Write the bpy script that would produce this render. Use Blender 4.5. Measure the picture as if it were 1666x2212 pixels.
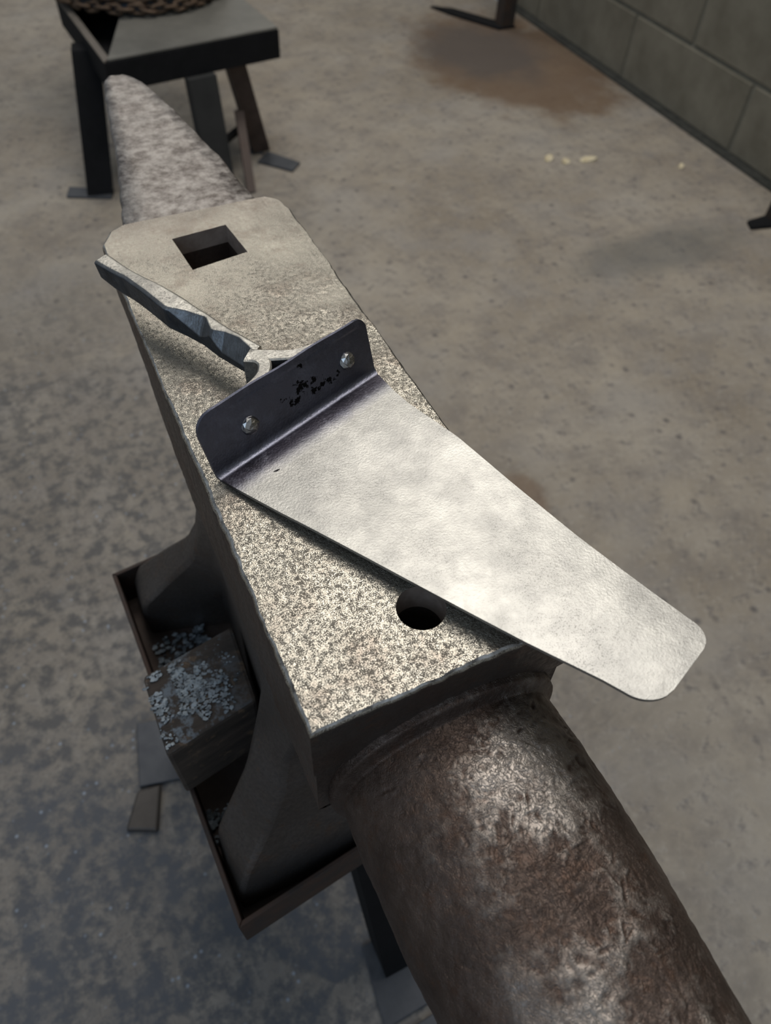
import bpy, bmesh, math, random
import numpy as np
from mathutils import Vector, Matrix

for o in list(bpy.data.objects):
    bpy.data.objects.remove(o)
SC = bpy.context.scene
COL = SC.collection
H = 0.72          # anvil face height above the floor; coordinates below are measured from the face

# ------------------------------------------------------------------ camera, world, lights, exposure
cam = bpy.data.cameras.new('camera')
cam_o = bpy.data.objects.new('camera', cam); COL.objects.link(cam_o)
cam.sensor_fit = 'VERTICAL'; cam.sensor_height = 9.46; cam.sensor_width = 9.46
cam.lens = 9.46 * 1593.0 / 2212.0
cam_o.matrix_world = Matrix(((0.90183372, 0.31504240, -0.29570969, -0.02811590),
                             (-0.43030489, 0.71687121, -0.54857395, -0.09814669),
                             (0.03916171, 0.62196781, 0.78206292, 0.25626545 + H),
                             (0, 0, 0, 1)))
cam.clip_start = 0.01; cam.clip_end = 60
cam.dof.use_dof = True; cam.dof.focus_distance = 0.345; cam.dof.aperture_fstop = 2.8
SC.camera = cam_o

w = bpy.data.worlds.new('world'); SC.world = w; w.use_nodes = True
w.node_tree.nodes['Background'].inputs[0].default_value = (0.80, 0.90, 1.0, 1)
w.node_tree.nodes['Background'].inputs[1].default_value = 0.30


def area(name, loc, target, sx, sy, power, col):
    l = bpy.data.lights.new(name, 'AREA'); l.shape = 'RECTANGLE'; l.size = sx; l.size_y = sy
    l.energy = power; l.color = col
    o = bpy.data.objects.new(name, l); COL.objects.link(o)
    o.location = (loc[0], loc[1], loc[2] + H)
    d = Vector(target) - Vector(loc)
    o.rotation_euler = d.to_track_quat('-Z', 'Y').to_euler()
    return o


area('ceiling_lamp_light', (0.85, 1.40, 2.0), (0.85, 1.40, 0), 1.5, 0.6, 28, (1.0, 0.96, 0.89))
area('ceiling_lamp_light', (0.85, 0.45, 2.0), (0.85, 0.45, 0), 1.5, 0.6, 19, (1.0, 0.97, 0.92))
area('ceiling_lamp_light', (0.6, 4.4, 2.1), (0.6, 4.4, 0), 1.5, 0.9, 30, (1.0, 0.94, 0.84))
area('cool_daylight_fill', (-2.0, -1.9, 1.9), (0.0, 0.3, -0.5), 2.4, 1.8, 26, (0.55, 0.75, 1.0))  # unseen area light added as cool fill from behind left

SC.view_settings.view_transform = 'Standard'; SC.view_settings.look = 'None'
SC.view_settings.gamma = 1.0; SC.view_settings.use_curve_mapping = False
SC.view_settings.exposure = 0.0


# ------------------------------------------------------------------ helpers
def thing(name, label, cat, loc, group=None):
    o = bpy.data.objects.new(name, None); COL.objects.link(o)
    o.location = (loc[0], loc[1], loc[2] + H); o.empty_display_size = 0.02
    o['label'] = label; o['category'] = cat
    if group: o['group'] = group
    return o


def absloc(o):
    v = Vector((0, 0, 0))
    while o is not None:
        v += o.location; o = o.parent
    return v


def mk(name, verts, faces, m, parent=None, smooth=False, loc=None):
    """mesh object; verts in face coordinates. loc = object origin in face coordinates"""
    me = bpy.data.meshes.new(name)
    base = absloc(parent) if parent else Vector((0, 0, 0))
    lo = Vector((loc[0], loc[1], loc[2] + H)) if loc is not None else (base.copy() if parent else Vector((0, 0, H)))
    v = np.asarray(verts, dtype=float) + np.array([0, 0, H]) - np.array(lo)
    me.from_pydata(v.tolist(), [], [list(map(int, f)) for f in faces])
    me.update()
    bm = bmesh.new(); bm.from_mesh(me); bmesh.ops.recalc_face_normals(bm, faces=bm.faces)
    for f in bm.faces: f.smooth = bool(smooth)
    bm.to_mesh(me); bm.free()
    if smooth and smooth is not True:
        me.set_sharp_from_angle(angle=math.radians(smooth))
    o = bpy.data.objects.new(name, me); COL.objects.link(o)
    if m: me.materials.append(m)
    if parent: o.parent = parent
    o.location = lo - base
    return o


def tag(o, label, cat, group=None, kind=None):
    o['label'] = label; o['category'] = cat
    if group: o['group'] = group
    if kind: o['kind'] = kind
    return o


def bevel(o, wd, seg=2, ang=30):
    b = o.modifiers.new('bevel', 'BEVEL'); b.width = wd; b.segments = seg
    b.limit_method = 'ANGLE'; b.angle_limit = math.radians(ang)
    return o


def prism(poly, z0, z1):
    n = len(poly)
    v = [(x, y, z0) for x, y in poly] + [(x, y, z1) for x, y in poly]
    f = [list(range(n)), list(range(n, 2 * n))] + [[i, (i + 1) % n, n + (i + 1) % n, n + i] for i in range(n)]
    return v, f


def box8(c0, c1):
    """hexahedron between two quads (4 points each)"""
    v = list(c0) + list(c1)
    f = [[0, 1, 2, 3], [4, 5, 6, 7]] + [[i, (i + 1) % 4, 4 + (i + 1) % 4, 4 + i] for i in range(4)]
    return v, f


def beam(p0, p1, wx, wy, ax=(1, 0, 0)):
    """rectangular bar from p0 to p1, horizontal ends"""
    a = np.array([ax[0], ax[1], 0.]); a /= np.linalg.norm(a); b = np.array([-a[1], a[0], 0])
    q = [(-1, -1), (1, -1), (1, 1), (-1, 1)]
    r = lambda P: [tuple(np.array(P) + a * wx / 2 * i + b * wy / 2 * j) for i, j in q]
    return box8(r(p0), r(p1))


def angle_beam(p0, p1, wd, th, ax=(1, 0, 0), sx=1, sy=1):
    """L section bar, horizontal ends"""
    a = np.array([ax[0], ax[1], 0.]); a /= np.linalg.norm(a); b = np.array([-a[1], a[0], 0]); a *= sx; b *= sy
    q = [(0, 0), (wd, 0), (wd, th), (th, th), (th, wd), (0, wd)]
    r = lambda P: [tuple(np.array(P) + a * i + b * j) for i, j in q]
    v = r(p0) + r(p1); n = 6
    f = [[0, 1, 2, 3], [0, 3, 4, 5], [6, 7, 8, 9], [6, 9, 10, 11]] + [[i, (i + 1) % n, n + (i + 1) % n, n + i] for i in range(n)]
    return v, f


def loft(rings, cap=True, closed=True):
    n = len(rings[0]); v = [tuple(q) for r in rings for q in r]; f = []
    for i in range(len(rings) - 1):
        for j in range(n if closed else n - 1):
            k = (j + 1) % n
            f.append([i * n + j, i * n + k, (i + 1) * n + k, (i + 1) * n + j])
    if cap:
        f.append(list(range(n))); f.append([(len(rings) - 1) * n + j for j in range(n)])
    return v, f


def _hash(i, j, k, s):
    n = (i * 374761393 + j * 668265263 + k * 2147483647 + s * 1274126177) & 0xffffffff
    n = ((n ^ (n >> 13)) * 1274126177) & 0xffffffff
    return ((n ^ (n >> 16)) & 0xffff) / 65535.0


def vnoise(P, scale, seed=0):
    P = np.asarray(P) * scale; i = np.floor(P).astype(np.int64); f = P - i; f = f * f * (3 - 2 * f)
    r = 0
    for a in (0, 1):
        for b in (0, 1):
            for c in (0, 1):
                wgt = (f[:, 0] if a else 1 - f[:, 0]) * (f[:, 1] if b else 1 - f[:, 1]) * (f[:, 2] if c else 1 - f[:, 2])
                r = r + wgt * _hash(i[:, 0] + a, i[:, 1] + b, i[:, 2] + c, seed)
    return r * 2 - 1


# ------------------------------------------------------------------ material helpers
class NT:
    def __init__(s, name):
        s.m = bpy.data.materials.new(name); s.m.use_nodes = True
        s.t = s.m.node_tree; s.b = s.t.nodes['Principled BSDF']
        s.co = s.t.nodes.new('ShaderNodeTexCoord').outputs['Object']

    def set(s, k, v):
        if isinstance(v, bpy.types.NodeSocket): s.t.links.new(v, s.b.inputs[k])
        else: s.b.inputs[k].default_value = v if not isinstance(v, tuple) or len(v) == 4 else (*v, 1)

    def link(s, v, sock):
        if isinstance(v, bpy.types.NodeSocket): s.t.links.new(v, sock)
        elif v is not None:
            if isinstance(v, tuple) and len(v) == 3 and sock.type == 'RGBA': v = (*v, 1)
            sock.default_value = v

    def map(s, scale=(1, 1, 1), rot=(0, 0, 0), loc=(0, 0, 0), vec=None):
        n = s.t.nodes.new('ShaderNodeMapping'); s.link(vec or s.co, n.inputs[0])
        n.inputs['Location'].default_value = loc; n.inputs['Rotation'].default_value = rot; n.inputs['Scale'].default_value = scale
        return n.outputs[0]

    def noise(s, scale, detail=3, rough=.5, vec=None, dist=0):
        n = s.t.nodes.new('ShaderNodeTexNoise'); s.link(vec or s.co, n.inputs['Vector'])
        n.inputs['Scale'].default_value = scale; n.inputs['Detail'].default_value = detail
        n.inputs['Roughness'].default_value = rough; n.inputs['Distortion'].default_value = dist
        return n.outputs[0]

    def voro(s, scale, vec=None, feature='F1', rand=1.0):
        n = s.t.nodes.new('ShaderNodeTexVoronoi'); n.feature = feature; s.link(vec or s.co, n.inputs['Vector'])
        n.inputs['Scale'].default_value = scale; n.inputs['Randomness'].default_value = rand
        return n.outputs[0]

    def ramp(s, f, a, b, ca=(0, 0, 0), cb=(1, 1, 1)):
        n = s.t.nodes.new('ShaderNodeValToRGB'); s.link(f, n.inputs[0]); e = n.color_ramp.elements
        e[0].position = a; e[1].position = b; e[0].color = (*ca, 1); e[1].color = (*cb, 1)
        return n.outputs[0]

    def rng(s, f, a, b, c=0., d=1., smooth=False):
        n = s.t.nodes.new('ShaderNodeMapRange'); s.link(f, n.inputs[0])
        if smooth: n.interpolation_type = 'SMOOTHSTEP'
        for i, v in enumerate((a, b, c, d)): n.inputs[1 + i].default_value = v
        return n.outputs[0]

    def mix(s, f, a, b, mode='MIX'):
        n = s.t.nodes.new('ShaderNodeMix'); n.data_type = 'RGBA'; n.blend_type = mode
        s.link(f, n.inputs[0]); s.link(a, n.inputs[6]); s.link(b, n.inputs[7])
        return n.outputs[2]

    def math(s, op, a, b=None, clamp=False):
        n = s.t.nodes.new('ShaderNodeMath'); n.operation = op; n.use_clamp = clamp
        s.link(a, n.inputs[0])
        if b is not None: s.link(b, n.inputs[1])
        return n.outputs[0]

    def sep(s, vec=None):
        n = s.t.nodes.new('ShaderNodeSeparateXYZ'); s.link(vec or s.co, n.inputs[0]); return n.outputs

    def spot(s, c, r, soft=.5, warp=0, wscale=1, vec=None):
        """soft ellipse mask around c with radii r, its outline broken up by noise"""
        d = s.map(scale=(1 / r[0], 1 / r[1], 1 / r[2]), loc=(-c[0] / r[0], -c[1] / r[1], -c[2] / r[2]), vec=vec)
        n = s.t.nodes.new('ShaderNodeVectorMath'); n.operation = 'LENGTH'; s.link(d, n.inputs[0]); v = n.outputs['Value']
        if warp:
            v = s.math('ADD', v, s.math('MULTIPLY', s.math('SUBTRACT', s.noise(wscale, 4, .6), .5), warp))
        return s.rng(v, 1 - soft, 1 + soft, 1, 0, True)

    def bump(s, h, strength, dist, prev=None):
        n = s.t.nodes.new('ShaderNodeBump'); s.link(h, n.inputs['Height'])
        n.inputs['Strength'].default_value = strength; n.inputs['Distance'].default_value = dist
        if prev: s.t.links.new(prev, n.inputs['Normal'])
        return n.outputs[0]


def metal(name, c1, c2, scale, r1, r2, bumps=(), metallic=1.0, grain=None):
    n = NT(name); f = n.noise(scale, 5, .65)
    n.set('Base Color', n.ramp(f, .35, .65, c1, c2)); n.set('Metallic', metallic)
    n.set('Roughness', n.rng(f, .3, .7, r1, r2)); b = None
    for sc, st, di in bumps: b = n.bump(n.noise(sc, 4, .6), st, di, b)
    if b: n.set('Normal', b)
    return n.m


def mat_face():
    n = NT('worn_anvil_face'); xyz = n.sep()
    fine = n.noise(2300, 2, .55); mid = n.noise(420, 4, .6); big = n.noise(22, 4, .6)
    # the face is more pitted towards the round horn and smoother at the square hole
    zone = n.rng(n.math('ADD', xyz[1], n.math('MULTIPLY', n.math('SUBTRACT', big, .5), .30)), .06, .22, 1, .06)
    thr = n.math('ADD', n.math('MULTIPLY', fine, .60), n.math('MULTIPLY', mid, .40))
    pits = n.math('MULTIPLY', n.rng(thr, .445, .52, 1, 0), zone)
    holes = n.math('MULTIPLY', n.rng(n.voro(420), .10, .20, 1, 0), n.rng(n.noise(60, 3), .52, .64))
    pits = n.math('MAXIMUM', pits, n.math('MULTIPLY', holes, .8))
    chis = n.voro(95, n.map(scale=(2.2, .55, 1), rot=(0, 0, .9))); dents = n.rng(chis, .0, .30, 0, 1)
    base = n.mix(n.rng(mid, .35, .65), (.60, .56, .475), (.38, .345, .29))
    base = n.mix(n.math('MULTIPLY', n.rng(n.noise(38, 5, .72), .50, .72), .65), base, (.22, .165, .13))
    base = n.mix(n.math('MULTIPLY', n.rng(xyz[1], .12, .26), .94), base, (.150, .122, .112))
    base = n.mix(n.math('MULTIPLY', pits, .92), base, (.06, .048, .036))
    n.set('Base Color', base); n.set('Metallic', n.rng(pits, 0, 1, .97, .6))
    n.set('Roughness', n.math('ADD', n.math('SUBTRACT', n.rng(mid, .3, .7, .36, .46), n.math('MULTIPLY', zone, .07)), n.math('MULTIPLY', pits, .2)))
    b = n.bump(n.math('SUBTRACT', 1.0, pits), .45, .0004)
    b = n.bump(n.noise(55, 4, .55), .35, .0014, b)
    b = n.bump(n.noise(420, 3, .6), .25, .0004, b)
    b = n.bump(n.math('MULTIPLY', n.noise(800, 2, .55), zone), .40, .0005, b)
    b = n.bump(n.math('MULTIPLY', n.noise(38, 3, .5), zone), .5, .003, b)
    b = n.bump(dents, .14, .0007, b)
    n.set('Normal', b)
    return n.m


def mat_forged(name, steel=.5, brown=(.055, .040, .032), rust=(.115, .058, .032)):
    """dark brown forged iron, worn bright where it stands proud"""
    n = NT(name); big = n.noise(28, 5, .65); fine = n.noise(420, 4, .65)
    c = n.mix(n.rng(big, .35, .68), brown, (.10, .085, .075))
    c = n.mix(n.math('MULTIPLY', n.rng(n.noise(75, 5, .75), .55, .72), .7), c, rust)
    c = n.mix(n.rng(fine, .35, .75), c, n.mix(.5, c, (.02, .016, .014)))
    n.set('Base Color', c); n.set('Metallic', .75)
    n.set('Roughness', n.rng(fine, .3, .7, .42, .62))
    b = n.bump(fine, .35, .0006); b = n.bump(n.noise(110, 4, .6), .5, .0015, b)
    n.set('Normal', b)
    return n.m


def mat_horn():
    n = NT('dented_horn_iron'); xyz = n.sep(); fine = n.noise(500, 4, .65)
    top = n.spot((.070, -.055, -.028), (.034, .15, .06), .6, 1.0, 90)
    c = n.mix(n.rng(n.noise(35, 5, .7), .35, .68), (.060, .042, .034), (.12, .090, .075))
    c = n.mix(n.math('MULTIPLY', n.rng(n.noise(90, 5, .75), .52, .70), .75), c, (.095, .055, .038))
    at = n.t.nodes.new('ShaderNodeAttribute'); at.attribute_name = 'proud'
    worn = n.math('MULTIPLY', n.rng(n.math('ADD', at.outputs['Fac'], n.math('MULTIPLY', n.math('SUBTRACT', fine, .5), .5)), .28, .62), top, True)  # wear mask, also carries the horn's painted highlight
    c = n.mix(n.math('MULTIPLY', worn, .62), c, (.36, .325, .29))  # metal worn bright on top, with the horn's highlight painted in
    n.set('Base Color', c); n.set('Metallic', .85)
    n.set('Roughness', n.math('SUBTRACT', n.rng(fine, .3, .7, .44, .6), n.math('MULTIPLY', worn, .12)))
    cre = n.rng(n.math('ABSOLUTE', n.math('SUBTRACT', n.noise(150, 3, .6, None, 2.2), .5)), 0, .035)
    cr2 = n.rng(n.math('ABSOLUTE', n.math('SUBTRACT', n.noise(330, 2, .6, n.map(scale=(1, .6, 1), rot=(0, 0, .6)), 1.5), .5)), 0, .05)
    b = n.bump(fine, .4, .0005); b = n.bump(n.noise(150, 4, .6), .4, .001, b)
    b = n.bump(cre, .45, .0005, b); b = n.bump(cr2, .35, .0003, b)
    n.set('Normal', b)
    return n.m


def mat_blade():
    n = NT('bright_sheet_steel'); fine = n.noise(1900, 2, .6); mid = n.noise(60, 5, .62)
    specks = n.math('MULTIPLY', n.rng(fine, .36, .44, 1, 0), n.rng(n.noise(30, 5, .7), .42, .62))
    c = n.mix(n.rng(mid, .3, .7), (.44, .425, .395), (.345, .335, .315))
    c = n.mix(n.math('MULTIPLY', specks, .5), c, (.12, .11, .10))
    smear = n.rng(n.noise(22, 6, .72, n.map(scale=(1, 1, 1))), .56, .74)
    c = n.mix(n.math('MULTIPLY', smear, .5), c, (.19, .18, .165))
    at = n.t.nodes.new('ShaderNodeAttribute'); at.attribute_name = 'flange'
    c = n.mix(n.math('MULTIPLY', at.outputs['Fac'], .96), c, (.135, .137, .185))     # blue-grey heat tint at the bend, bluish reflection painted over the flange
    c = n.mix(n.math('MULTIPLY', at.outputs['Fac'], n.rng(n.noise(90, 5, .7), .48, .66, 0, .55)), c, (.23, .24, .31))
    be = n.t.nodes.new('ShaderNodeAttribute'); be.attribute_name = 'bend'
    c = n.mix(n.math('MULTIPLY', be.outputs['Fac'], n.rng(n.noise(140, 5, .7), .30, .50, .55, .97)), c, (.032, .028, .036))   # shadow of the flange painted as a dark band below the bend
    bl = n.t.nodes.new('ShaderNodeAttribute'); bl.attribute_name = 'scale_patch'
    scale = n.rng(n.math('ADD', bl.outputs['Fac'], n.math('MULTIPLY', n.math('SUBTRACT', n.noise(260, 4, .65), .5), 2.6)), .70, .78)
    c = n.mix(scale, c, (.012, .011, .012))
    n.set('Base Color', c); n.set('Metallic', 1.0)
    n.set('Roughness', n.math('ADD', n.rng(mid, .3, .7, .45, .52), n.math('SUBTRACT', n.math('MULTIPLY', specks, .1), n.math('MULTIPLY', at.outputs['Fac'], .10))))
    b = n.bump(n.noise(900, 3, .6), .42, .0004); b = n.bump(n.noise(45, 3, .5), .14, .002, b)
    b = n.bump(n.math('MULTIPLY', n.noise(120, 3, .55), at.outputs['Fac']), .25, .0015, b)
    n.set('Normal', b)
    return n.m


def mat_handle():
    n = NT('hammered_bar_steel'); fine = n.noise(700, 4, .65); mid = n.noise(90, 4, .6)
    c = n.mix(n.rng(mid, .35, .65), (.30, .285, .26), (.42, .40, .36))
    at = n.t.nodes.new('ShaderNodeAttribute'); at.attribute_name = 'dark_facet'
    c = n.mix(at.outputs['Fac'], c, n.mix(n.rng(mid, .3, .7), (.035, .042, .055), (.10, .12, .15)))
    c = n.mix(n.rng(fine, .55, .75), c, (.10, .095, .09))
    n.set('Base Color', c); n.set('Metallic', .95); n.set('Roughness', n.rng(fine, .3, .7, .34, .52))
    b = n.bump(fine, .4, .0006); b = n.bump(n.noise(160, 3, .55), .4, .0012, b)
    n.set('Normal', b)
    return n.m


def mat_floor():
    n = NT('stained_concrete'); f1 = n.noise(2.6, 6, .65); f2 = n.noise(13, 7, .72); f3 = n.noise(85, 6, .72); f4 = n.noise(42, 6, .70)
    c = n.mix(n.rng(f1, .36, .64), (.208, .174, .136), (.300, .264, .218))
    c = n.mix(n.math('MULTIPLY', n.rng(f2, .46, .62), .60), c, (.165, .145, .130))
    c = n.mix(n.math('MULTIPLY', n.rng(f4, .54, .66), .75), c, (.115, .103, .098))
    c = n.mix(n.math('MULTIPLY', n.rng(n.noise(9, 5, .6, n.map(loc=(3, 1, 0))), .55, .68), .5), c, (.32, .275, .215))
    c = n.mix(n.math('MULTIPLY', n.rng(f3, .52, .68), .40), c, (.37, .34, .295))
    c = n.mix(n.math('MULTIPLY', n.rng(n.noise(5, 4, .6, n.map(loc=(7, 2, 0))), .50, .66), .35), c, (.275, .255, .235))
    v = n.voro(22, n.map(loc=(.3, .1, 0))); c = n.mix(n.math('MULTIPLY', n.math('MULTIPLY', n.rng(v, .05, .20, 1, 0), n.rng(n.noise(5, 3), .40, .56)), .85), c, (.085, .076, .074))
    # scale dust trodden into the concrete around the anvil, worn off in places
    dust = n.spot((-.22, .30, 0), (.62, 1.05, 9), .45, 1.0, 4)
    c = n.mix(n.math('MULTIPLY', dust, n.rng(n.math('ADD', n.math('MULTIPLY', f4, .6), n.math('MULTIPLY', f2, .4)), .44, .555, .92, .10)), c, (.076, .072, .071))
    soot_shade = n.spot((-.22, .03, 0), (.34, .36, 9), .5, 1.5, 7)  # soot stain with the bluish shade of this floor area painted in
    c = n.mix(n.math('MULTIPLY', soot_shade, n.rng(n.math('ADD', n.math('MULTIPLY', f4, .5), n.math('MULTIPLY', f2, .5)), .43, .57, .95, .22)), c, (.074, .079, .092))
    fl_ = n.math('MULTIPLY', n.rng(n.voro(75, n.map(loc=(.7, .2, 0))), .10, .20, 1, 0), n.math('MULTIPLY', n.rng(n.noise(20, 2), .5, .6), dust))
    c = n.mix(n.math('MULTIPLY', fl_, .7), c, (.26, .30, .36))
    # rust stain under the rack leg, small brown stains, painted rack shadow
    r1 = n.spot((1.56, 2.17, 0), (.30, .42, 9), .22, 1.0, 7)
    c = n.mix(n.math('MULTIPLY', r1, .78), c, (.115, .066, .034))
    r2 = n.spot((1.50, 2.27, 0), (.20, .24, 9), .4, 1.0, 8)
    c = n.mix(n.math('MULTIPLY', r2, .72), c, (.075, .066, .062))
    r3 = n.spot((.585, .525, 0), (.028, .05, 9), .35, .9, 30)
    c = n.mix(n.math('MULTIPLY', r3, .55), c, (.14, .085, .05))
    rack_shadow = n.spot((1.30, 1.05, 0), (.22, .08, 9), .5, .9, 9)  # dark patch that paints the rack's shadow onto the concrete
    c = n.mix(n.math('MULTIPLY', rack_shadow, .55), c, (.10, .10, .095))
    n.set('Base Color', c); n.set('Roughness', n.rng(f2, .3, .7, .6, .85))
    n.set('Specular IOR Level', .35)
    n.set('Normal', n.bump(f3, .35, .003))
    return n.m


def simple(name, c1, c2, scale, rough, bump=None, metallic=0.0):
    n = NT(name); f = n.noise(scale, 5, .65)
    n.set('Base Color', n.ramp(f, .35, .65, c1, c2)); n.set('Roughness', rough); n.set('Metallic', metallic)
    if bump: n.set('Normal', n.bump(n.noise(bump[0], 4, .65), bump[1], bump[2]))
    return n.m


def mat_wood():
    n = NT('scorched_wood'); g = n.noise(30, 5, .65, n.map(scale=(.35, 3.0, 3.0)))
    c = n.mix(n.rng(g, .35, .65), (.022, .016, .012), (.058, .041, .030))
    c = n.mix(n.rng(n.noise(70, 4, .7), .56, .72), c, (.15, .095, .055))
    gm = n.t.nodes.new('ShaderNodeNewGeometry'); up = n.rng(n.sep(gm.outputs['Normal'])[2], .6, .9)
    dustm = n.math('MULTIPLY', n.rng(n.noise(110, 5, .7), .50, .60), n.rng(n.sep()[0], -.03, .028, 1, .15))
    c = n.mix(n.math('MULTIPLY', dustm, n.math('MULTIPLY', up, .8)), c, (.17, .20, .23))
    n.set('Base Color', c); n.set('Roughness', .8); n.set('Normal', n.bump(g, .6, .003))
    return n.m


M_FACE = mat_face(); M_FORGED = mat_forged('forged_iron', brown=(.085, .058, .046), rust=(.15, .080, .05)); M_HORN = mat_horn(); M_BLADE = mat_blade(); M_HANDLE = mat_handle()
M_FLAT = metal('flat_horn_steel', (.105, .088, .080), (.34, .315, .295), 130, .38, .56, ((500, .5, .0005), (90, .4, .001)))
M_HOLE = metal('hole_wall_steel', (.22, .17, .14), (.32, .26, .22), 120, .4, .55, ((400, .3, .0004),), metallic=.35)
M_EDGE = metal('worn_bright_edge', (.16, .145, .13), (.68, .67, .65), 150, .26, .42, ((500, .4, .0004),))
M_WAIST = mat_forged('waist_iron', brown=(.115, .102, .096), rust=(.15, .095, .065))
M_RIVET = metal('rivet_steel', (.30, .29, .28), (.5, .48, .46), 300, .18, .32, ((500, .2, .0003),))
M_STAND = metal('stand_steel', (.05, .036, .030), (.085, .062, .052), 40, .55, .75, ((150, .3, .001),), metallic=.5)
M_RIMRUST = metal('rim_steel', (.034, .027, .024), (.062, .036, .026), 60, .55, .75, ((150, .3, .001),), metallic=.45)
M_BLACK = simple('black_paint', (.0035, .0036, .0042), (.006, .006, .007), 30, .85)
M_BLACK.node_tree.nodes['Principled BSDF'].inputs['Specular IOR Level'].default_value = .2
M_PLATE = metal('foot_plate_steel', (.050, .053, .062), (.085, .088, .096), 40, .5, .7, ((150, .3, .001),), metallic=.5)
M_BROWNPLATE = metal('brown_plate_steel', (.052, .046, .042), (.075, .066, .060), 60, .45, .6, (), metallic=.55)
M_WOOD = mat_wood()
M_FLAKE = metal('scale_flakes', (.07, .085, .10), (.30, .34, .37), 160, .35, .6, (), metallic=.6)
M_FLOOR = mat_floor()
M_BLOCK = simple('grey_block', (.112, .100, .074), (.158, .144, .110), 9, .9, (90, .4, .003))
M_MORTAR = simple('mortar', (.14, .133, .105), (.19, .18, .145), 20, .95, (120, .4, .002))
M_JOINT = simple('black_joint_filler', (.018, .019, .016), (.04, .04, .034), 30, .8)
M_CHAIN = simple('rusty_chain', (.045, .03, .02), (.11, .072, .046), 60, .7, None, .5)
M_DRUM = simple('blue_grey_steel', (.11, .14, .18), (.20, .235, .28), 12, .55, None, .3)
M_GREYPLATE = simple('dull_grey_plate', (.135, .128, .112), (.19, .18, .158), 10, .5, None, .3)
M_CHIP = simple('pale_wood_chip', (.42, .34, .20), (.58, .51, .37), 60, .7)
FZ = -H

# ------------------------------------------------------------------ the setting
def quad_plane(name, x0, x1, y0, y1, z, m):
    v, f = prism([(x0, y0), (x1, y0), (x1, y1), (x0, y1)], z - .12, z)
    o = mk(name, v, f, m, loc=(0, 0, z)); o['kind'] = 'structure'; return o


WX0, WDX = 1.797, .0366             # wall base line x = WX0 + WDX * (y - 1.655)
wx = lambda y: WX0 + .02 + WDX * (y - 1.655)
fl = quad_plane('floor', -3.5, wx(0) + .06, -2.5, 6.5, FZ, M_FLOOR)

# block wall on the right, running along +Y; each block its own part
BL, BH, J = .535, .186, .009
wd = np.array([WDX, 1.0, 0]); wd /= np.linalg.norm(wd); wn = np.array([1.0, -WDX, 0]) / math.hypot(1, WDX)
wall_o = Vector((wx(0), 0, FZ))
y_start, n_len, n_up = -2.14 - .225, 15, 14
pts = []
for s, zz in ((y_start, 0), (y_start + BL * n_len, 0), (y_start + BL * n_len, BH * n_up), (y_start, BH * n_up)):
    q = np.array(wall_o) + wd * s; pts.append((q[0], q[1], FZ + zz))
back = [tuple(np.array(q) + wn * .10) for q in pts]; front = [tuple(np.array(q) + wn * .006) for q in pts]
v, f = box8(front, back)
wall = mk('wall_right', v, f, M_MORTAR, loc=tuple(wall_o)); wall['kind'] = 'structure'


def block_mesh(L):
    c = .004
    poly = [(J / 2, J / 2), (L - J / 2, J / 2), (L - J / 2, BH - J / 2), (J / 2, BH - J / 2)]
    inn = [(J / 2 + c, J / 2 + c), (L - J / 2 - c, J / 2 + c), (L - J / 2 - c, BH - J / 2 - c), (J / 2 + c, BH - J / 2 - c)]
    V = [tuple(wd * s + wn * .0065 + np.array([0, 0, z])) for s, z in poly] + [tuple(wd * s - wn * 0 + np.array([0, 0, z])) for s, z in inn]
    F = [[4, 5, 6, 7]] + [[i, (i + 1) % 4, 4 + (i + 1) % 4, 4 + i] for i in range(4)] + [[0, 3, 2, 1]]
    me = bpy.data.meshes.new('block'); me.from_pydata(V, [], F); me.materials.append(M_BLOCK)
    bm = bmesh.new(); bm.from_mesh(me); bmesh.ops.recalc_face_normals(bm, faces=bm.faces); bm.to_mesh(me); bm.free()
    return me


b_full, b_half = block_mesh(BL), block_mesh(BL / 2)
rb = random.Random(4)
for r in range(n_up):
    s = y_start; first = True
    while s < y_start + BL * n_len - .01:
        half = (r % 2 == 1) and (first or s > y_start + BL * n_len - BL * .75)
        o = bpy.data.objects.new('block', b_half if half else b_full); COL.objects.link(o); o.parent = wall
        q = wd * s - wn * rb.uniform(0, .002); o.location = (q[0], q[1], r * BH)
        s += BL / 2 if half else BL; first = False
# black joint filler strip where the floor meets the wall
P = [np.array(wall_o) + wd * s - wn * t for s, t in ((y_start, .0), (y_start + BL * n_len, .0), (y_start + BL * n_len, .034), (y_start, .034))]
v, f = prism([(q[0], q[1]) for q in P], FZ, FZ + .006)
tr = mk('trim_1', v, f, M_JOINT, loc=tuple(wall_o)); tr['kind'] = 'structure'

# ------------------------------------------------------------------ the anvil
anvil = thing('anvil', 'large old double-horn blacksmith anvil with worn pitted face, square and round holes', 'anvil', (.06, .17, -.333))
rnd = random.Random(7)

# face block: dense plan outline with worn, nibbled edges
corner = [(0.0, 0.0), (.12, 0.0), (.1215, .336), (.1185, .350), (.111, .3575), (.017, .358), (.007, .352), (.0, .338)]
per = []
for i, a in enumerate(corner):
    b = corner[(i + 1) % len(corner)]; L = math.dist(a, b); k = max(1, int(L / .003))
    for t in range(k): per.append((a[0] + (b[0] - a[0]) * t / k, a[1] + (b[1] - a[1]) * t / k))
per = np.array(per); NP = len(per)
cen = np.array([.06, .18]); nx = np.roll(per, -1, 0) - np.roll(per, 1, 0); nrm = np.stack([nx[:, 1], -nx[:, 0]], 1); nrm /= np.linalg.norm(nrm, axis=1)[:, None]
P3 = np.concatenate([per, np.zeros((NP, 1))], 1)
nib = vnoise(P3, 45, 1) * .00025 + vnoise(P3, 170, 2) * .0002 + vnoise(P3, 330, 12) * .0003
wear = .0016 + .0007 * vnoise(P3, 40, 3)
yy = per[:, 1]
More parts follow.
